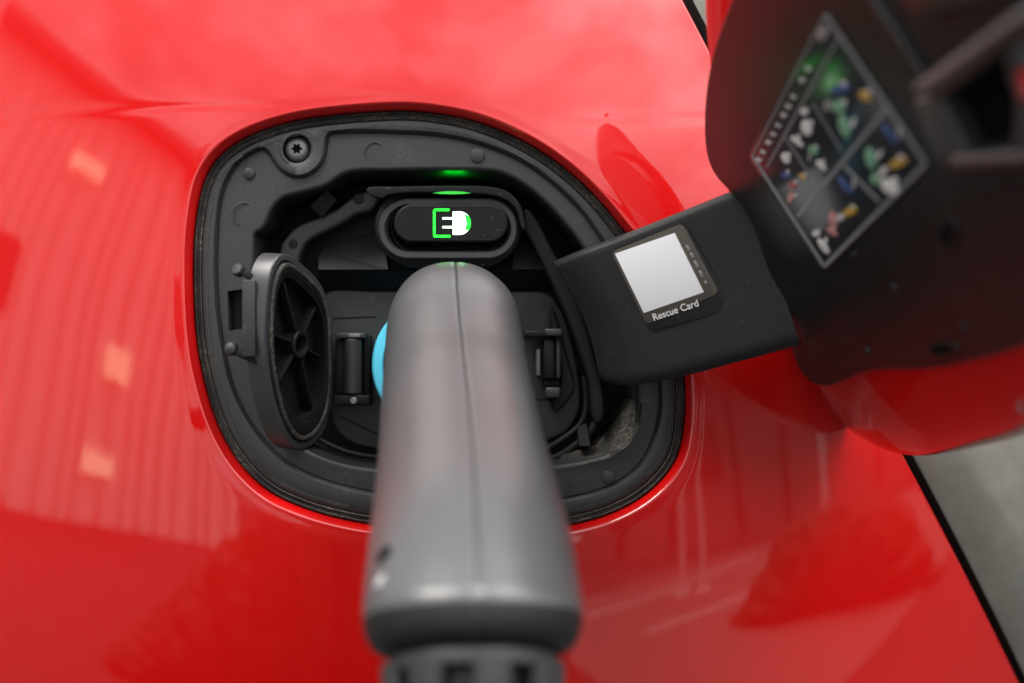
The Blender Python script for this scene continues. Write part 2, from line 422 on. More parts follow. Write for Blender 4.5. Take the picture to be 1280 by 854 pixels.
# face plate round the socket with recessed seams
traced('socket_plate', [(408,366),(470,364),(560,364),(650,364),(684,366),(700,384),(710,410),(720,450),(726,490),(722,520),(700,545),(640,560),(560,566),(470,562),(430,548),(412,520),(406,470),(405,410)], -38, -33, PLA, inlet, 1.0, 200)
for a, bq in (((416,398),(470,396)), ((414,452),(425,452)), ((660,500),(712,498)), ((424,520),(476,545))):
    B().tube([L(*a, -32.9), L(*bq, -32.9)], .25, 6).build('plate_seam', DEEP, inlet)
# curved guards at the bottom
def rail(px, z, r, m=PLD, name='guard_rail', sq=1):
    B().tube([L(x, y, z) for x, y in catmull2(px, 40)], r, 12).build(name, m, inlet)
def catmull2(px, n): return [(v.x, v.y) for v in catmull([Vector((x, y, 0)) for x, y in px], n, False)]
rail([(378,548),(392,560),(412,571),(440,579),(480,584),(560,588)], -27, 1.3)
rail([(388,540),(402,551),(420,560),(446,568),(480,572),(560,574)], -25, 1.0)
rail([(372,560),(392,574),(420,586),(452,593),(490,596)], -20, .9)
rail([(560,588),(640,584),(690,574),(715,560),(738,540),(748,520),(752,498)], -27, 1.8)
rail([(560,574),(640,572),(680,562),(705,548),(726,530),(733,505),(730,470)], -26, 1.2)
# right side structure
traced('side_guard', [(655,262),(668,268),(690,310),(712,352),(730,398),(742,440),(752,480),(756,515),(748,530),(740,520),(736,480),(724,440),(708,395),(690,355),(668,310),(655,285)], -40, -17, PLD, inlet, 1.2, 160)
traced('side_guard', [(690,385),(697,400),(708,440),(718,478),(716,492),(704,508),(694,516),(690,500),(700,480),(698,450),(688,410)], -38, -26, PLD, inlet, 1.0, 100)
tracedz('retaining_tab', [(722,535,-18),(733,530,-19),(738,557,-16),(724,558,-16)], -40, PLD, inlet)
tracedz('retaining_tab', [(716,292,-12),(735,288,-12),(745,300,-14),(738,318,-17),(722,312,-17)], -40, PLD, inlet)
tracedz('cavity_ledge', [(690,590,-10),(705,566,-27),(745,556,-27),(790,500,-24),(803,505,-10),(799,535,-10),(786,557,-10),(763,573,-10)], -45, RUB, inlet)
# socket: cyan ring and dark bore
sx = L(549, 456, -24)
soc = B().lathe([(24.2, -10), (24.2, -.8), (23.6, 0), (20.5, .1), (20.0, -.5), (20.0, -9)], sx, n=96, cap=False).build('socket_ring', CYAN, car)
B().lathe([(20.3, -12), (20.3, -1.0), (19.6, -.4), (18.5, -.4), (18.5, -12)], sx, n=80, cap=False).build('socket_bore', DEEP, soc)

# latches either side
def boxpx(name, x0, y0, x1, y1, z0, z1, m, parent, bev=.5):
    a, c_ = L(x0, y0, z1), L(x1, y1, z1)
    return B().box(((a.x + c_.x) / 2, (a.y + c_.y) / 2, (z0 + z1) / 2), (abs(c_.x - a.x), abs(a.y - c_.y), z1 - z0), bev=bev).build(name, m, parent, ang=50)
a = L(441, 424, -24); c_ = L(441, 492, -24)
b = B(); ln = a.y - c_.y
lat = b.lathe([(2.9, 0), (3.15, .3), (3.15, ln - .3), (2.9, ln)], c_, (0, 1, 0), 32).build('cap_hinge', PLA, car)
boxpx('hinge_bracket', 419, 416, 456, 423, -34, -21.5, PLA, lat, .4)
boxpx('hinge_bracket', 417, 494, 462, 507, -34, -21.5, PLD, lat, .6)
boxpx('hinge_bracket', 454, 420, 463, 494, -36, -27, DEEP, lat, .4)
boxpx('hinge_plate', 419, 424, 432, 493, -33, -27, PLD, lat, .4)
B().lathe([(1.3, 0), (1.3, .7), (1.0, 1.0), (.01, 1.0)], L(442, 501, -21.4), n=20, cap=False).build('hinge_pin', STEEL, lat)
B().box(L(443, 419.5, -21.3), (4.2, 1.4, .8), bev=.2).build('hinge_clip', STEEL, lat)
lb = boxpx('latch', 679, 424, 694, 474, -34, -22, PLD, car, .8)
boxpx('latch_lever', 694.5, 425, 701, 473, -34, -23, PLA, lb, .5)
boxpx('latch_bracket', 655, 413, 684, 422, -34, -21, PLD, lb, .6)
boxpx('latch_bracket', 681, 411, 703, 420, -34, -20, PLA, lb, .5)
boxpx('latch_foot', 681, 475.5, 700, 483, -34, -24, DEEP, lb, .5)
boxpx('latch_foot', 682, 484, 701, 498, -34, -23, PLA, lb, .8)
boxpx('latch_spring', 670, 436, 676, 470, -34, -27, STEEL, lb, .3)

# ---- status light
def stadium(cx_, cy_, hw, hh, z, n=96):
    """pixels -> loop"""
    c = L(cx_, cy_, z); s = (D - z) / F; w, r = hw * s, hh * s; w -= r; out = []
    for i in range(n):
        a = 2 * math.pi * i / n; out.append(Vector((c.x + (w if math.cos(a) > 0 else -w) * (1 if abs(math.cos(a)) > 1e-6 else 0) + r * math.cos(a), c.y + r * math.sin(a), z)))
    return out
def zz(l, z): return [Vector((p.x, p.y, z)) for p in l]
# light unit: dark body, stepped bezel, button
sl_ = stadium(560, 283, 92, 52, -16)
light = B().loft([zz(sl_, -40), zz(sl_, -17), zz(offset(sl_, .5), -16.3), zz(offset(sl_, 3.0), -15.2), zz(offset(sl_, 3.4), -16.0), zz(offset(sl_, 5.2), -19.5), zz(offset(sl_, 5.6), -18.8), zz(offset(sl_, 6.0), -18.9), zz(offset(sl_, 6.4), -24)]).build('status_light', PLD, car, ang=25)
s2 = stadium(560, 286, 87, 38, -15)
B().loft([zz(s2, -18), zz(s2, -15.0), zz(offset(s2, .5), -14.5), zz(offset(s2, 2.1), -14.6), zz(offset(s2, 2.5), -15.2), zz(offset(s2, 2.8), -17.5), zz(offset(s2, 3.1), -17.4), zz(offset(s2, 3.3), -24)]).build('light_bezel', PLA, light, ang=25)
s3 = stadium(563.5, 279, 71.5, 24, -13.5)
B().loft([zz(s3, -24), zz(s3, -14.2), zz(offset(s3, .3), -13.7), zz(offset(s3, .7), -13.5)], cap1=True).build('light_button', PLD, light, ang=25)
# hood above the light
hood = catmull([L(x, y, -12) for x, y in [(461,234),(500,233),(560,232),(610,233),(636,240),(651,258),(657,285),(652,285),(645,262),(630,249),(606,243),(560,241),(510,241),(485,244),(478,248),(461,243)]], 140)
B().prism(hood if area2(hood) > 0 else hood[::-1], -15.5, -12.5, .5).build('light_hood', PLD, light)
def flatpx(name, pts, z, m, parent, th=.12, smoothed=False, n=60):
    P = [L(x, y, z) for x, y in pts]
    if smoothed: P = catmull(P, n)
    P = [Vector((p.x, p.y, z)) for p in P]
    if area2(P) < 0: P = P[::-1]
    return B().loft([zz(P, z - th), zz(P, z)]).fill(P).build(name, m, parent, smooth=False)
ZI = -13.35
flatpx('icon_bracket', [(561.5,261),(545,261),(542.2,261.7),(541.6,264),(541.6,293.5),(542.3,296.2),(545,296.8),(562.5,296.8),(562.5,294.2),(544.2,294.2),(544.2,263.6),(561.5,263.6)], ZI, GREEN, light)
plug = [(566,264.5),(575,264.5)] + [(575 + 13 * math.sin(a * math.pi / 16), 279 - 14.5 * math.cos(a * math.pi / 16)) for a in range(0, 17)] + [(566,293.5)]
pl = flatpx('icon_plug', plug, ZI, LIT, light)
flatpx('icon_plug_edge', [(580.5,267)] + [(575 + 13.2 * math.sin(a * math.pi / 16), 279 - 14.7 * math.cos(a * math.pi / 16)) for a in range(5, 12)] + [(581,289),(583,279)], ZI + .2, GREEN, light)
for y in (273, 284): flatpx('icon_prong', [(553,y-1.2),(566,y-1.3),(566,y+1.3),(553,y+1.2)], ZI, LIT, light)
flatpx('hood_glow', [(541,241.5),(552,239.6),(565,239),(578,239.6),(589,241.5),(578,242.6),(565,243),(552,242.6)], -12.1, mat('glow_green', (.02,.3,.03), .4, emit=(0, 1, .005), strength=.16), light)  # emissive strip added for the green glow on the hood lip
for px_, py_, z_, rx, en in ((564, 238.5, -17.5, -90, .004), (568, 231, -20, 90, .0006)):  # hidden lights added for the green glow leaking round the hood
    leak = bpy.data.objects.new('green_led', bpy.data.lights.new('green_led', 'AREA')); C.objects.link(leak)
    leak.data.shape = 'RECTANGLE'; leak.data.size = .007; leak.data.size_y = .0012; leak.data.energy = en; leak.data.color = (0, 1, .03)
    leak.parent = light; leak.matrix_local = Matrix.Translation(L(px_, py_, z_) * MM) @ Matrix.Rotation(R(rx), 4, 'X')

# ---- dust cap (opened to the left, inside face showing)
def plane3(p0, p1, p2):
    """1/depth is linear in the picture for a plane; returns pixel -> point on that plane and the normal"""
    import numpy as np
    A = np.array([[p[0], p[1], 1] for p in (p0, p1, p2)]); w = np.linalg.solve(A, [1 / (D - p[2]) for p in (p0, p1, p2)])
    f = lambda x, y: L(x, y, D - 1 / (w[0] * x + w[1] * y + w[2]))
    a, b_, c2 = f(*p0[:2]), f(*p1[:2]), f(*p2[:2]); n = (b_ - a).cross(c2 - a).normalized()
    if n.z < 0: n = -n
    return f, n
cf, cn = plane3((331, 440, 14), (417, 440, -26), (378, 330, -4))
def slab(px, f, n, z0, z1, bev=.8, num=120, cap=True, smoothed=True):
    P = [f(x, y) for x, y in px]; P = catmull(P, num) if smoothed else P
    for _ in range(num // 8 if smoothed and num >= 120 else 0): P = [(P[i - 1] + P[i] * 2 + P[(i + 1) % len(P)]) / 4 for i in range(len(P))]
    c = sum(P, Vector()) / len(P); bb = B()
    def ins(d, z):
        out = []; N = len(P)
        for i in range(N):
            t = (P[(i + 1) % N] - P[i - 1]).normalized(); q = n.cross(t)
            if q.dot(c - P[i]) < 0: q = -q
            out.append(P[i] + q * d + n * z)
        return out
    rs = [ins(0, z0)] + [ins(bev * (1 - math.cos(k / 4 * math.pi / 2)), z1 - bev + bev * math.sin(k / 4 * math.pi / 2)) for k in range(5)]
    return bb, rs, ins
CAPO = [(354,314),(378,330),(401,353),(413,385),(417,437),(416,496),(408,536),(391,558),(375,564),(362,557),(349,530),(339,496),(332,447),(331,398),(335,350),(343,325)]
CAPI = [(357,344),(378,359),(395,377),(404,398),(407,447),(404,483),(396,510),(378,526),(365,513),(350,483),(344,447),(344,408),(347,372)]
bb, ro, io = slab(CAPO, cf, cn, -7.5, 0, .7, 160)
inn = catmull([cf(x, y) for x, y in CAPI], 160)
for _ in range(24): inn = [(inn[i - 1] + inn[i] * 2 + inn[(i + 1) % 160]) / 4 for i in range(160)]
# align start of inner loop with outer loop
k0 = min(range(160), key=lambda k: sum((inn[(i + k) % 160] - ro[-1][i]).length for i in range(0, 160, 8)))
inn = [inn[(i + k0) % 160] for i in range(160)]
mid = lambda t, z: [ro[-1][i].lerp(inn[i] , t) + cn * z for i in range(160)]
inr = ([mid(.2, .02), mid(.25, 0), mid(.3, -.5), mid(.38, -.5), mid(.42, .3), mid(.72, .5), mid(.8, .1), mid(.95, 0), [p + cn * -.2 for p in inn], [p + cn * -5 for p in inn]])
bb.loft([io(2, -8.5), *ro, mid(.2, .02)], cap0=True)
cap = bb.build('dust_cap', mat('cap_plastic', (.03, .03, .032), .36, .6, bump=(1500, .3, .0001)), car, ang=35)
B().loft(inr, cap1=True).build('inner_face', DEEP, cap, ang=35)
# spokes and hub
hub = cf(377.6, 431)
eu = (cf(390, 431) - hub).normalized(); ev = cn.cross(eu)
B().lathe([(5.0, -5), (5.0, -.6), (4.6, -.2), (3.6, -.2), (3.4, -.6), (3.4, -4.5)], hub, cn, 32, cap=False).build('hub', PLD, cap)
for x, y in ((358,352),(398,384),(405,447),(393,512),(352,478),(345,418)):
    e = cf(x, y); d = e - hub; ln = d.length - 4.6; d.normalize(); s_ = cn.cross(d)
    p = hub + d * (4.6 + ln / 2) - cn * 2.9
    m4 = Matrix((d.to_4d(), s_.to_4d(), cn.to_4d(), (0, 0, 0, 1))).transposed(); m4[3][0] = m4[3][1] = m4[3][2] = 0; m4[3][3] = 1
    for r_ in range(3): m4[r_][3] = 0
    B().box(p, (ln, 1.0, 4.0), m4, .2).build('spoke', PLD, cap)
bb, r_, i_ = slab([(356,325),(378,340),(398,360),(409,388),(412,437),(411,493),(403,528),(388,548),(375,552),(365,546),(353,522),(344,490),(337,447),(336,398),(340,354),(347,334)], cf, cn, 0, .0, .1, 120)
bb.loft([i_(0, -.2), i_(0, .7), i_(.4, 1.0), i_(1.2, 1.0), i_(1.6, .7), i_(1.7, -.2)]).build('cap_gasket', RUB, cap)
# catch on the free edge
zc = 10
kn = B().lathe([(.01, 0), (1.6, .2), (2.2, 1.0), (2.3, 2.6), (1.9, 3.4), (.01, 3.6)], L(303, 341, zc - 3), (-.4, .35, .8), 8, cap=False).build('catch_knob', PLA, cap)
a = L(312, 350, zc + 2); c2 = L(311, 446, zc + 2)
B().box((a + c2) / 2, (4.4, (a - c2).length, 5.5), Matrix.Rotation(R(8), 4, 'Y'), .7).build('catch_bar', PLA, cap)
B().box(L(316, 347, zc - 1), (6.2, 2.4, 5), Matrix.Rotation(R(-28), 4, 'Z'), .5).build('catch_arm', PLD, cap)
B().box(L(311, 446, zc - 1), (8.0, 2.6, 5), Matrix.Rotation(R(-22), 4, 'Z'), .5).build('catch_arm', PLD, cap)
B().lathe([(.01, 0), (1.5, .2), (2.3, 1.0), (2.5, 2.2), (2.0, 3.3), (1.1, 3.8), (.01, 4.0)], L(293, 437, zc - 3), (-.3, .1, .9), 20, cap=False).build('catch_knob', PLA, cap)

# ---- open port flap
n0 = Vector((-.818, -.413, .401))
ICON = L(566, 279, -13)
P0 = L(1010, 80, 108)
for _ in range(3):
    n0 = ((L(640, 427, D) * 0 + Vector((0, 0, D)) - P0).normalized() + (ICON - P0).normalized()).normalized()
def FL(px, py, off=0.0):
    q = P0 + n0 * off
    d = Vector(((px - 640) / F, (427 - py) / F, -1)); o = Vector((0, 0, D))
    t = n0.dot(q - o) / n0.dot(d)
    return o + d * t
flap = None
def flslab(name, px, o0, o1, m, parent, smoothed=True, bev=.5, num=100):
    ff = lambda x, y: FL(x, y, o1)
    bb, rs, ii = slab(px, ff, n0, o0 - o1, 0, bev, num, smoothed=smoothed)
    rs = rs
    bb.loft(rs, cap0=True, cap1=True)
    return bb.build(name, m, parent)
BLK = [(925,-30),(912,5),(895,45),(884,90),(879,135),(879,185),(886,222),(915,240),(936,262),(950,310),(970,372),(992,425),(985,445),(1000,474),(1016,488),(1040,484),(1062,474),(1080,464),(1105,463),(1130,465),(1165,463),(1210,454),(1250,443),(1300,425),(1340,380),(1350,200),(1345,40),(1300,-70),(1150,-110),(1000,-90)]
REDO = [(884,-40),(882,0),(884,40),(890,100),(900,200),(940,320),(985,430),(1013,488),(1038,518),(1075,547),(1118,566),(1165,569),(1220,559),(1290,540),(1390,480),(1420,200),(1400,0),(1330,-120),(1150,-170),(960,-140)]
flap = flslab('port_flap', BLK, -3, 0, FLAP, car, bev=1.2, num=220)
# outer red skin, dished
RP = catmull2([*REDO, REDO[0]], 201)[:-1]; rcx, rcy = sum(p[0] for p in RP) / 200, sum(p[1] for p in RP) / 200
def rr_(k, o): return [FL(x + (rcx - x) * k, y + (rcy - y) * k, -3.6 + (o + 3.6) * (.12 + .88 * sm(330, 520, y))) for x, y in RP]
bb = B(); bb.loft([rr_(.8, -26), rr_(.4, -25), rr_(.1, -24), rr_(.01, -23), rr_(.0, -22), rr_(.002, -20.5), rr_(.015, -16.5), rr_(.04, -12), rr_(.08, -8.2), rr_(.15, -5), rr_(.3, -3.6)], cap0=True)
bb.build('flap_skin', RED, flap, ang=60)
# hinge arm
def armz(px, py):
    t = (px - 692) / (1000 - 692)
    return -4 + 30 * t + 12 * t * t
ARMO_T = [(692,327),(720,315),(760,300),(800,285),(840,269),(880,253),(912,240),(930,235)]
ARMO_B = [(750,474),(765,480),(790,481),(830,475),(870,466),(915,454),(960,442),(1000,431)]
T = catmull2(ARMO_T, 40); Bt = catmull2(ARMO_B, 40)
rows = []; backr = []
for (x0, y0), (x1, y1), i in zip(T, Bt, range(40)):
    u = i / 39; row = []
    for v in (0, .008, .018, .03, .045, .07, .1, .15, .2, .25, .3, .35, .4, .45, .5, .55, .6, .65, .7, .75, .8, .85, .9, .94, .97, .985, 1):
        bow = 0
        x = x0 + (x1 - x0) * v + (10 * math.sin(math.pi * v) * (1 - u)) + 3 * math.sin(math.pi * v) * u
        y = y0 + (y1 - y0) * v
        z = armz(x0 + (x1 - x0) * v * .4, y) - (3.5 * (max(0, .2 - u) / .2) ** 2)
        if v > .93: z -= ((v - .93) / .07) ** 2 * 1.8
        if v < .045: z -= ((.045 - v) / .045) ** 2 * 2.2
        row.append(L(x, y, z))
    rows.append(row)
bb = B(); bb.loft(rows, closed=False)
th = 2.6
back = [[p - Vector((0.0, 0.3, th)) for p in r] for r in rows]
bb.loft(back, closed=False)
bb.loft([[r[0] for r in rows], [r[0] for r in back]], closed=False); bb.loft([[r[-1] for r in rows], [r[-1] for r in back]], closed=False)
bb.loft([rows[0], back[0]], closed=False); bb.loft([rows[-1], back[-1]], closed=False)
arm = bb.build('hinge_arm', ARM, car, ang=40)
def az_(px, py):
    # level of the arm surface under a pixel
    best = min(((p, (p - L(px, py, p.z)).length) for r in rows for p in r), key=lambda t: t[1])[0]
    return best.z
q = [(765,316),(852,281),(897,366),(811,401)]
af, an = plane3((768, 318, az_(768, 318) + .35), (857, 283, az_(857, 283) + .35), (830, 395, az_(830, 395) + .35))
def apl(name, px, off, m, parent, smoothed=False, th=.15, bev=.05, num=80, flat=True):
    ff = lambda x, y: af(x, y) + an * off
    bb, rs, ii = slab(px, ff, an, -th, 0, bev, num, smoothed=smoothed)
    bb.loft(rs, cap0=True, cap1=True); return bb.build(name, m, parent, ang=50)
def rquad(q, r=.09, n=5):
    """rounded quad in pixels"""
    out = []; Q = [Vector(p) for p in q]
    for i in range(4):
        a, b_, c_ = Q[i - 1], Q[i], Q[(i + 1) % 4]; s = b_ + (a - b_) * r; e = b_ + (c_ - b_) * r
        for k in range(n + 1):
            t = k / n; p = s * (1 - t) ** 2 + b_ * 2 * t * (1 - t) + e * t * t; out.append((p.x, p.y))
    return out
film0 = apl('clear_film', rquad([(766,318),(857,281),(918,386),(813,414)]), .75, ARM, arm)
film = apl('rescue_label', rquad([(765,315),(854,279),(900,366),(809,406)], .08), .95, STICK, arm)
apl('white_square', [(770,317),(844.5,291),(881,365),(806,391)], 1.07, WHITE, film, th=.1, bev=.02)
def text(body, p0, p1, hpx, m, parent, f, n, name='lettering', off=.5, bold=.0, shear=0):
    """lay a line of lettering from pixel p0 to p1 on the plane f"""
    cu = bpy.data.curves.new(name, 'FONT'); cu.body = body; cu.size = 1; cu.offset = bold
    to = bpy.data.objects.new(name, cu); C.objects.link(to)
    dg = bpy.context.evaluated_depsgraph_get(); me = bpy.data.meshes.new_from_object(to.evaluated_get(dg)); 
    bpy.data.objects.remove(to)
    xs = [v.co.x for v in me.vertices]; w = max(xs) - min(xs); x0 = min(xs)
    A, B2 = f(*p0) + n * off, f(*p1) + n * off; U = (B2 - A); V = n.cross(U).normalized()
    s = hpx * D / F / .7
    for v in me.vertices:
        v.co = (A + U * ((v.co.x - x0) / w) + V * v.co.y * s) * MM
    me.materials.clear(); me.materials.append(m); me.name = name
    o = bpy.data.objects.new(name, me); C.objects.link(o); o.parent = parent; return o
text('Rescue Card', (819, 400.5), (875, 382), 8.5, PRINT, film, af, an, bold=.012, off=1.1)
for i, (x, y, l) in enumerate(((861,309.5,3.6),(866,318.5,3.6),(871.5,330,5),(877.5,342,4.6),(883,352.5,2.2))):
    dx, dy = .47, .88
    apl('fine_print', [(x - dx*l - 1.6*dy, y - dy*l + 1.6*dx), (x + dx*l - 1.6*dy, y + dy*l + 1.6*dx), (x + dx*l + 1.6*dy, y + dy*l - 1.6*dx), (x - dx*l + 1.6*dy, y - dy*l - 1.6*dx)], 1.02, PRINTG, film, th=.05, bev=.02)

# ---- warning label on the flap
def lab(name, px, o, m, parent, smoothed=False, th=.2, num=40):
    return flslab(name, px, o - th, o, m, parent, smoothed, .05, num)
label = lab('warning_label', rquad([(1031,12),(1163,205),(1030,341),(934,194)], .06), .45, LABEL, flap)
def line(p, q, w, o=.55, m=PRINTG):
    a, b_ = Vector(p), Vector(q); d = (b_ - a).normalized(); s = Vector((-d.y, d.x)) * w / 2
    lab('border_line', [tuple(a + s), tuple(b_ + s), tuple(b_ - s), tuple(a - s)], o, m, label, th=.08)
for p, q_, w in (((1031,18),(1157,205),4),((1157,205),(1030,334),5),((1030,334),(940,196),4),((940,196),(1031,18),2),((958,210),(1048,48),2.5),((997,271),(1112,131),5),((1054,207),(1098,252),3),
                 ((979,168),(1025,240),1.5),((1016,130),(1052,190),1.5)): line(p, q_, w)
def blob(x, y, rx, ry, ang, m, name='pictogram', k=10):
    a = R(ang); pts = []
    for i in range(k):
        t = 2 * math.pi * i / k; u, v = rx * math.cos(t), ry * math.sin(t)
        pts.append((x + u * math.cos(a) - v * math.sin(a), y + u * math.sin(a) + v * math.cos(a)))
    lab(name, pts, .6, m, label, th=.06)
PB = mat('print_blue', (.03, .06, .2), .3, vary=.02); PY = mat('print_yellow', (.4, .24, .04), .3, vary=.02)
PG = mat('print_green', (.13, .28, .18), .3, vary=.02); PR = mat('print_red', (.3, .06, .06), .3, vary=.02); PP = mat('print_pink', (.4, .18, .17), .3, vary=.02)
for x, y, rx, ry, a, m in ((982,198,9,6,60,PRINT),(982,219,8,4,10,PB),(1003,221,6,4,30,PY),(991,232,7,6,0,PR),(988,247,4,9,20,PP),
    (1008,160,12,8,75,PRINT),(1005,140,6,5,0,PRINT),(996,177,12,4,40,PRINT),(1016,188,8,6,40,PG),(1026,207,10,4,45,PRINT),(1012,196,3,8,10,PRINTG),
    (1050,112,15,6,-12,PB),(1081,120,10,7,35,PY),(1048,134,11,10,0,PG),(1055,158,8,18,-15,PG),(1034,132,6,10,20,PRINTG),
    (1112,168,4,19,-38,PB),(1122,204,15,6,-25,PY),(1088,198,8,17,-10,PG),(1094,224,7,9,0,PG),(1112,234,16,10,38,PRINT),(1104,214,5,6,0,PRINT),
    (1056,232,4,18,-38,PB),(1062,265,12,6,-25,PY),(1041,276,6,14,-8,PP),(1050,272,6,5,0,PRINT),(1040,290,10,4,40,PP),(1029,308,14,5,55,PRINT),(1020,292,6,5,0,PRINT)):
    blob(x, y, rx * .85, ry * .85, a, m)
    if m is not PRINTG: blob(x + ry * .6, y - rx * .5, rx * .3, ry * .45, a + 40, PRINT)
# unreadable header print: short strokes
for i, (x, y, l) in enumerate(((948,200,9),(953,190,6),(960,178,8),(966,168,6),(972,157,5),(979,144,8),(985,133,7),(991,121,6),(1002,100,8),(1010,86,8))):
    [blob(x + dx_, y + dy_, l * .5, 1.1, -62 + dd_, PRINT, 'header_print', 6) for dx_, dy_, dd_ in ((-1.5, -1, 0), (2, 1, 20), (0, 0, 75))]
blob(1028, 42, 11, 7, -62, PRINTG, 'header_print', 8)
# holes, ribs and the clip on the flap
def hole(x, y, rx, ry, name='flap_hole'):
    pts = [(x + rx * math.cos(a * math.pi / 12), y + ry * math.sin(a * math.pi / 12)) for a in range(24)]
    rim = [(x + rx * 1.45 * math.cos(a * math.pi / 12), y + ry * 1.4 * math.sin(a * math.pi / 12)) for a in range(24)]
    ff = lambda px, py: FL(px, py, .0)
    P1 = [ff(*p) for p in rim]; P2 = [ff(*p) for p in pts]
    bb = B(); bb.loft([[p - n0 * .2 for p in P1], [p + n0 * .5 for p in P1], [p + n0 * .6 for p in P2], [p - n0 * .0 + n0 * .12 for p in P2]]); r_ = bb.build('hole_rim', FLAP, flap, ang=60)
    bb = B(); bb.loft([[p + n0 * .12 for p in P2], [p + n0 * .15 for p in P2]], cap1=True); bb.build(name, BLACK, flap)
hole(1187, 293, 9, 14); hole(1180, 437, 14, 7)
for x, y in ((1118,362),(1068,320),(1085,440),(1205,410)):
    c = FL(x, y, 0); B().lathe([(1.6, -.3), (1.5, .25), (1.0, .5), (.01, .55)], c, n0, 14, cap=False).build('flap_dimple', FLAP, flap)
# clip housing
def fbar(pts, o0, o1, name='clip_wall', m=FLAP, bev=1.0, sm_=False):
    return flslab(name, pts, o0, o1, m, flap, sm_, bev, 60)
clipm = mat('clip_plastic', (.035, .035, .035), .38, .5)
fbar([(1132,112),(1150,98),(1268,12),(1300,0),(1310,30),(1270,48),(1175,122),(1160,128)], -1, 12, m=clipm, bev=2.5)
fbar([(1140,125),(1170,118),(1205,190),(1190,215),(1165,205)], -1, 7, m=clipm, bev=2)
fbar([(1185,196),(1330,186),(1335,205),(1190,216)], -1, 9, m=clipm, bev=2)
fbar([(1245,60),(1262,52),(1290,130),(1282,186),(1262,186),(1266,130)], -1, 8, m=clipm, bev=2)
fbar([(1176,126),(1246,66),(1264,130),(1262,186),(1200,190)], -1, 1, 'clip_recess', BLACK, .3)
fbar([(1268,90),(1300,84),(1306,125),(1275,128)], 4, 9, 'clip_button', RED, 1.5)
fbar([(1120,-20),(1290,-60),(1300,-10),(1180,20),(1140,25)], -1, 5, 'flap_rib', FLAP, 1.5)
fbar([(1050,-40),(1062,-42),(1190,150),(1182,156)], -1, 2.5, 'flap_rib', FLAP, 1)

# ------------------------------------------------------------------ charging connector
con = empty('charging_connector', 'dark grey charging connector handle plugged into the car port, cable hanging below', 'connector')
# stations: px centre x, px centre y, z, half width px, depth factor
ST = [(566,374,4,12),(566,376,5,44),(566,381,8,64),(566,390,12,75),(567,404,17,82),(568,432,25,86),(571,480,42,92),(574,520,59,98),(579,575,80,106),(584,635,104,117),(588,685,124,127),(590,727,138,133.5),(591,762,146,137.5)]
stn = []
for x, y, z, hw in ST:
    c = L(x, y, z); stn.append((c, hw * (D - z) / F))
def crings(stn, n=96, seam=True, sqz=.92, p_=2.12):
    rings = []
    for i, (c, a) in enumerate(stn):
        d = (stn[min(i + 1, len(stn) - 1)][0] - stn[max(i - 1, 0)][0]).normalized() if i > 3 else (stn[5][0] - stn[3][0]).normalized()
        wv = sm(.62, 1.0, i / (len(stn) - 1)); d = (d * (1 - wv) + Vector((.02, -.93, .36)) * wv).normalized()
        u = Vector((1, 0, 0)); u = (u - d * u.dot(d)).normalized(); v = u.cross(d) * -1
        if v.z < 0: v = -v
        ring = []
        for k in range(n):
            t = 2 * math.pi * k / n
            ca, sa = math.cos(t), math.sin(t)
            r = (abs(ca) ** p_ + abs(sa) ** p_) ** (-1 / p_)
            s = 1.0
            ring.append(c + u * a * r * ca + v * a * sqz * r * sa)
        rings.append(ring)
    return rings
# densify
cen = catmull([Vector((*c, )) for c, a in stn], 60, False)
import bisect
def dens(stn, m=60):
    out = []; segs = len(stn) - 1
    for k in range(m):
        t = k / (m - 1) * segs; i = min(int(t), segs - 1); f_ = t - i
        a = [stn[max(i - 1, 0)], stn[i], stn[i + 1], stn[min(i + 2, segs)]]
        def cr_(p): 
            return 0.5 * ((p[1] * 2) + (p[2] - p[0]) * f_ + (p[0] * 2 - p[1] * 5 + p[2] * 4 - p[3]) * f_ ** 2 + (p[1] * 3 - p[0] - p[2] * 3 + p[3]) * f_ ** 3)
        out.append((cr_([q[0] for q in a]), cr_([q[1] for q in a])))
    return out
ds = dens(stn, 60)
rg = crings(ds, 180)
# seam groove along the front: vertex column nearest the ridge
for r in rg:
    k = 45 - 2
    c = sum(r, Vector()) / len(r)
    for kk, dd in ((k - 1, .15), (k, .6), (k + 1, .15)): r[kk] = r[kk] + (c - r[kk]).normalized() * dd
B().tube([r[43] + (r[43] - sum(r, Vector()) / len(r)).normalized() * .42 for r in rg[3:58]], .2, 8).build('seam', GUN2, con)
# shoulder, darker than the handle: rounds over and steps in to the neck
cL, aL = ds[-1]; dL = Vector((.02, -.93, .36)).normalized()
sh0 = len(rg)
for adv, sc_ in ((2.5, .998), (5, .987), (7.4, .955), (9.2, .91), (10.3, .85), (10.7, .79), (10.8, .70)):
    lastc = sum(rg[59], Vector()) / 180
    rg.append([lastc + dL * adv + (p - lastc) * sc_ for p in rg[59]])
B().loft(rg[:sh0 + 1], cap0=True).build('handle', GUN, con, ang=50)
B().loft(rg[sh0:], cap1=True).build('end_shoulder', GUND, con, ang=50)
lastc = sum(rg[59], Vector()) / 180
def ringat(adv, s, drop=0): return [lastc + dL * adv + Vector((0, -drop, 0)) + (p - lastc) * s for p in rg[59]]
neck = B().loft([ringat(10.4, .72), ringat(11.4, .745), ringat(12, .765), ringat(13.4, .77), ringat(15, .76), ringat(15.6, .70)], cap1=True).build('neck_collar', GUN2, con, ang=50)
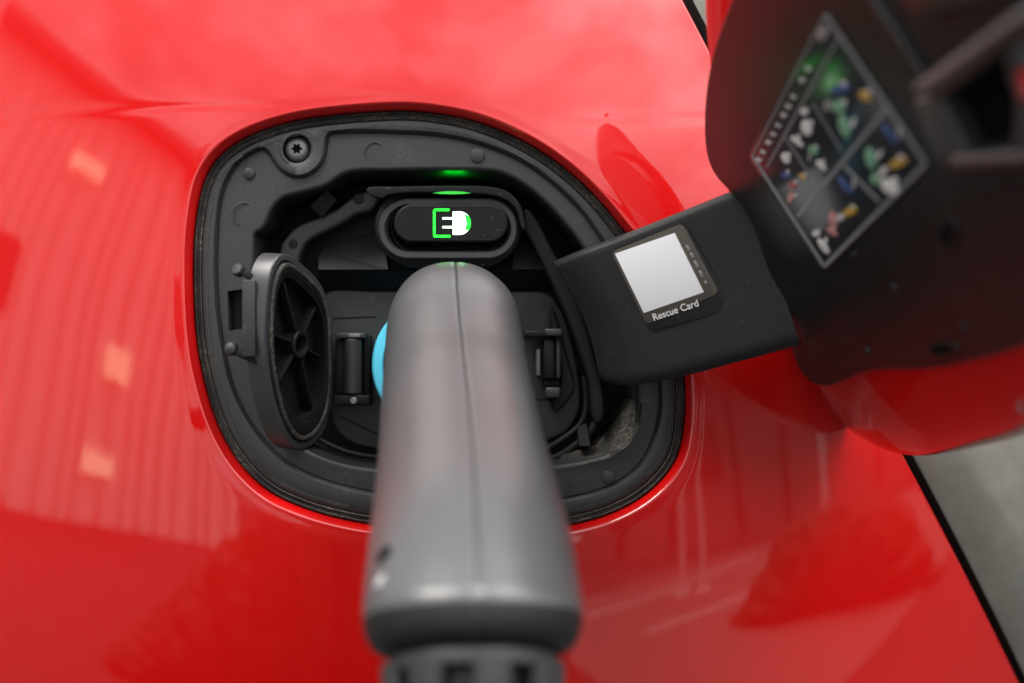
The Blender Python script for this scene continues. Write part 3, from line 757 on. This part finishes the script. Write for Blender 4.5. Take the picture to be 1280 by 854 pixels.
# slotted strain relief: longitudinal bars over a core
dn = (dL + Vector((0, -.1, -.1))).normalized()
nc = lastc + dL * 14.5
def sect(c, rad, d, n=48):
    u = Vector((1, 0, 0)); u = (u - d * u.dot(d)).normalized(); v = d.cross(u)
    return [c + u * rad * math.cos(2 * math.pi * k / n) + v * rad * math.sin(2 * math.pi * k / n) for k in range(n)]
B().loft([sect(nc, 15.5, dn), sect(nc + dn * 30, 13.5, dn), sect(nc + dn * 60, 11, dn)], cap1=True).build('cable_core', GUND, con)
u = Vector((1, 0, 0)); u = (u - dn * u.dot(dn)).normalized(); v = dn.cross(u)
for k in range(8):
    t = 2 * math.pi * (k + .25) / 8 + .35; o_ = u * math.cos(t) + v * math.sin(t)
    w_ = dn.cross(o_)
    P = [nc + dn * q_ + o_ * (r_) for q_, r_ in ((-2, 20.5), (2, 20.5), (12, 19), (26, 17))]
    bb = B(); bb.loft([[p + w_ * 4.2 + o_ * -2, p + w_ * 4.0 + o_ * .3, p + w_ * 2.5 + o_ * 1.2, p - w_ * 2.5 + o_ * 1.2, p - w_ * 4.0 + o_ * .3, p - w_ * 4.2 + o_ * -2] for p in P], cap0=True, cap1=True)
    bb.build('relief_rib', GUN2, con, ang=50)
B().loft([sect(nc + dn * 24, 15, dn), sect(nc + dn * 24.5, 19, dn), sect(nc + dn * 30, 18.5, dn), sect(nc + dn * 33, 16, dn), sect(nc + dn * 33.5, 11, dn)]).build('relief_ring', GUN2, con)
# cable: hangs down, loops round to the left, past the lower left corner of the view
c0 = nc + dn * 45
path = catmull([c0, c0 + dn * 30, c0 + Vector((-12, -60, 20)), Vector((-52, -165, 245)), Vector((-78, -100, 246)), Vector((-98, -66, 240)), Vector((-150, -40, 228)), Vector((-260, -60, 190))], 90, False)
B().tube(path, 9.5, 24).build('cable', GUND, con)
# nose of the plug inside the socket
ns = L(559, 458, -5)
B().lathe([(20.5, 12), (20.5, 3), (20.3, 2), (20.0, 0), (19.6, -8), (19.4, -20)], ns, n=64, cap=False).build('plug_nose', GUND, con)
# small screw hole and pale button low on the left side of the handle
def on_handle(px, py):
    best = None
    for ri in range(4, sh0 - 2):
        for k in range(len(rg[ri])):
            p = rg[ri][k]; sc_ = F / (D - p.z); x, y = 640 + p.x * sc_, 427 - p.y * sc_
            c = sum(rg[ri][::30], Vector()) / 6
            nrm = (rg[ri][(k + 1) % 180] - rg[ri][k - 1]).cross(rg[ri + 2][k] - rg[ri - 2][k]).normalized()
            if nrm.dot(p - c) < 0: nrm = -nrm
            if nrm.dot(Vector((0, 0, D)) - p) < 0: continue
            d = (x - px) ** 2 + (y - py) ** 2
            if best is None or d < best[0]: best = (d, p.copy(), nrm)
    return best[1], best[2]
p, n_ = on_handle(479, 692); B().lathe([(2.5, -1), (2.5, .25), (2.2, .3), (.01, .3)], p, n_, 24, cap=False).build('screw_hole', BLACK, con)
p, n_ = on_handle(474, 727); B().lathe([(1.7, -1), (1.7, .3), (1.2, .5), (.01, .55)], p, n_, 24, cap=False).build('release_button', mat('button_grey', (.3, .3, .3), .4), con)

# ------------------------------------------------------------------ surroundings that the paint mirrors
def mesh_w(name, boxes, m, parent=None):
    """boxes: (centre, size, z rotation deg) in metres, world frame"""
    bm = bmesh.new()
    for c, sz, a in boxes:
        q = bmesh.ops.create_cube(bm, size=1)['verts']; bmesh.ops.scale(bm, vec=sz, verts=q)
        bmesh.ops.transform(bm, matrix=Matrix.Translation(c) @ Matrix.Rotation(R(a), 4, 'Z'), verts=q)
    me = bpy.data.meshes.new(name); bm.to_mesh(me); bm.free(); me.materials.append(m)
    o = bpy.data.objects.new(name, me); C.objects.link(o); o.parent = parent; return o
ASPH = mat('asphalt', (.04, .04, .038), .9, .3, bump=(300, .5, .004))
g = mesh_w('ground', [((0, 0, -.5), (600, 600, 1), 0)], ASPH); g['kind'] = 'structure'
WALLP = mat('pale_render', (.82, .79, .75), .8, .3); WALLG = mat('grey_brick', (.22, .2, .18), .85, .3); GL = mat('building_glass', (.03, .035, .04), .05, .6, vary=0)
LAMPW = mat('lit_window', (.8, .7, .5), .5, emit=(1, .82, .55), strength=1.1); RIBM = mat('cladding_grey', (.64, .62, .58), .7, .3); MOUND = mat('mound_dark', (.02, .03, .012), .7, .3)
def az_pt(az, d): return Vector((math.sin(R(az)) * d, -math.cos(R(az)) * d, 0))
def building(label, a0, d0, a1, d1, ht, wallm, rib, wins):
    p, q = az_pt(a0, d0), az_pt(a1, d1); u = (q - p); ln = u.length; u.normalize(); n = Vector((-u.y, u.x, 0))
    if n.dot(p) < 0: n = -n                       # away from the car
    ang = math.degrees(math.atan2(u.y, u.x)); c = (p + q) / 2
    e = bpy.data.objects.new('building', None); C.objects.link(e); e['label'] = label; e['category'] = 'building'
    mesh_w('wall', [(c + n * 3 + Vector((0, 0, ht / 2)), (ln, 6, ht), ang)], wallm, e)
    mesh_w('roof_edge', [(c + n * 2.8 + Vector((0, 0, ht + .12)), (ln + .4, 6.6, .3), ang)], GL, e)
    k = int(ln / rib)
    mesh_w('cladding_rib', [(p + u * (i + .5 + random.uniform(-.3, .3)) * rib - n * .06 + Vector((0, 0, ht / 2)), (random.uniform(.04, .16), .12, ht - .3), ang) for i in range(k)], GL if wallm is WALLG else RIBM, e)['kind'] = 'stuff'
    for t, z, w, hh, m in wins:
        mesh_w('window', [(p + u * ln * t - n * .1 + Vector((0, 0, z)), (w, .16, hh), ang)], m, e)
building('pale clad building with lit windows across the yard', -80, 12, -31, 13.5, 8.6, WALLP, .55, [(.38, 6.9, 1.0, .3, LAMPW), (.60, 3.4, .65, .65, LAMPW), (.58, 1.2, .8, .4, LAMPW), (.2, 4, 2.2, 1.4, GL), (.86, 5.6, 1.6, 1.3, GL)])
building('low grey brick building opposite the car', 13, 15, 72, 17, 4.6, WALLG, 2.4, [(.12, 2.6, 1.6, 1.3, GL), (.3, 2.6, 1.6, 1.3, GL), (.75, 2.6, 2, 1.5, GL)])
def reflection_mound(name, label, a0, a1, d, top, ramp, n, seed):  # unseen dark mounds, added to deepen reflections low in the paint
    rnd = random.Random(seed); bm = bmesh.new()
    for i in range(n):
        t = i / (n - 1); a = a0 + (a1 - a0) * t
        hh = top * min(1, .12 + t * ramp, .12 + (1 - t) * 6) * rnd.uniform(.9, 1.06)
        q = bmesh.ops.create_icosphere(bm, subdivisions=3, radius=1)['verts']
        bmesh.ops.scale(bm, vec=(d * .075, d * .085, hh * .56), verts=q); bmesh.ops.translate(bm, vec=az_pt(a, d + rnd.uniform(-.05, .05)) + Vector((0, 0, hh * .5)), verts=q)
        for v in q: v.co += Vector((rnd.uniform(-.02, .02), rnd.uniform(-.02, .02), rnd.uniform(-.02, .02)))
    me = bpy.data.meshes.new(name); bm.to_mesh(me); bm.free(); me.materials.append(MOUND)
    o = bpy.data.objects.new(name, me); C.objects.link(o); o['label'] = label; o['category'] = name
reflection_mound('reflection_bank', 'dark unseen bank added for the reflection below the port', -44, 9, 2.6, 1.12, 2.1, 44, 3)  # added shape for the slanted dark reflection under the port
reflection_mound('reflection_mound', 'low dark unseen mound added for the reflection at lower right', 40, 62, 3.6, .62, 3, 16, 5)  # added for the deep red patch mirrored low on the right
CONC = mat('concrete', (.12, .115, .105), .85, .3, bump=(80, .4, .003))
o = mesh_w('pavement', [((5.2, -4.5, .0), (9.4, 5.4, .02), -8)], CONC); o['kind'] = 'structure'
PAINT = mat('road_paint', (.38, .38, .36), .7, .3); POSTM = mat('post_grey', (.6, .6, .58), .5, .4)
for i, (x0, y0, x1, y1) in enumerate(((2.7, -7.5, 10.2, -8.4), (.3, -4.6, 5.4, -6.6), (1.6, -3.6, 6.2, -3.9), (-7, -7.4, -1, -7.0))):
    a_ = Vector((x0, y0, .014)); b_ = Vector((x1, y1, .014)); d = b_ - a_
    o = mesh_w('bay_line', [((a_ + b_) / 2, (d.length, .12, .004), math.degrees(math.atan2(d.y, d.x)))], PAINT); o['kind'] = 'structure'
for az, dd, lab_ in ((28.5, 5.5, 'left pale steel post of the pair beside the parking bays'), (31.5, 5.5, 'right pale steel post of the pair beside the parking bays'), (50.5, 5, 'lone pale steel post at the far end of the bays')):
    p = az_pt(az, dd); o = mesh_w('steel_post', [(p + Vector((0, 0, 1.05)), (.07, .07, 2.1), az), (p + Vector((0, 0, .02)), (.2, .2, .04), az)], POSTM)
    o['label'] = lab_; o['category'] = 'post'
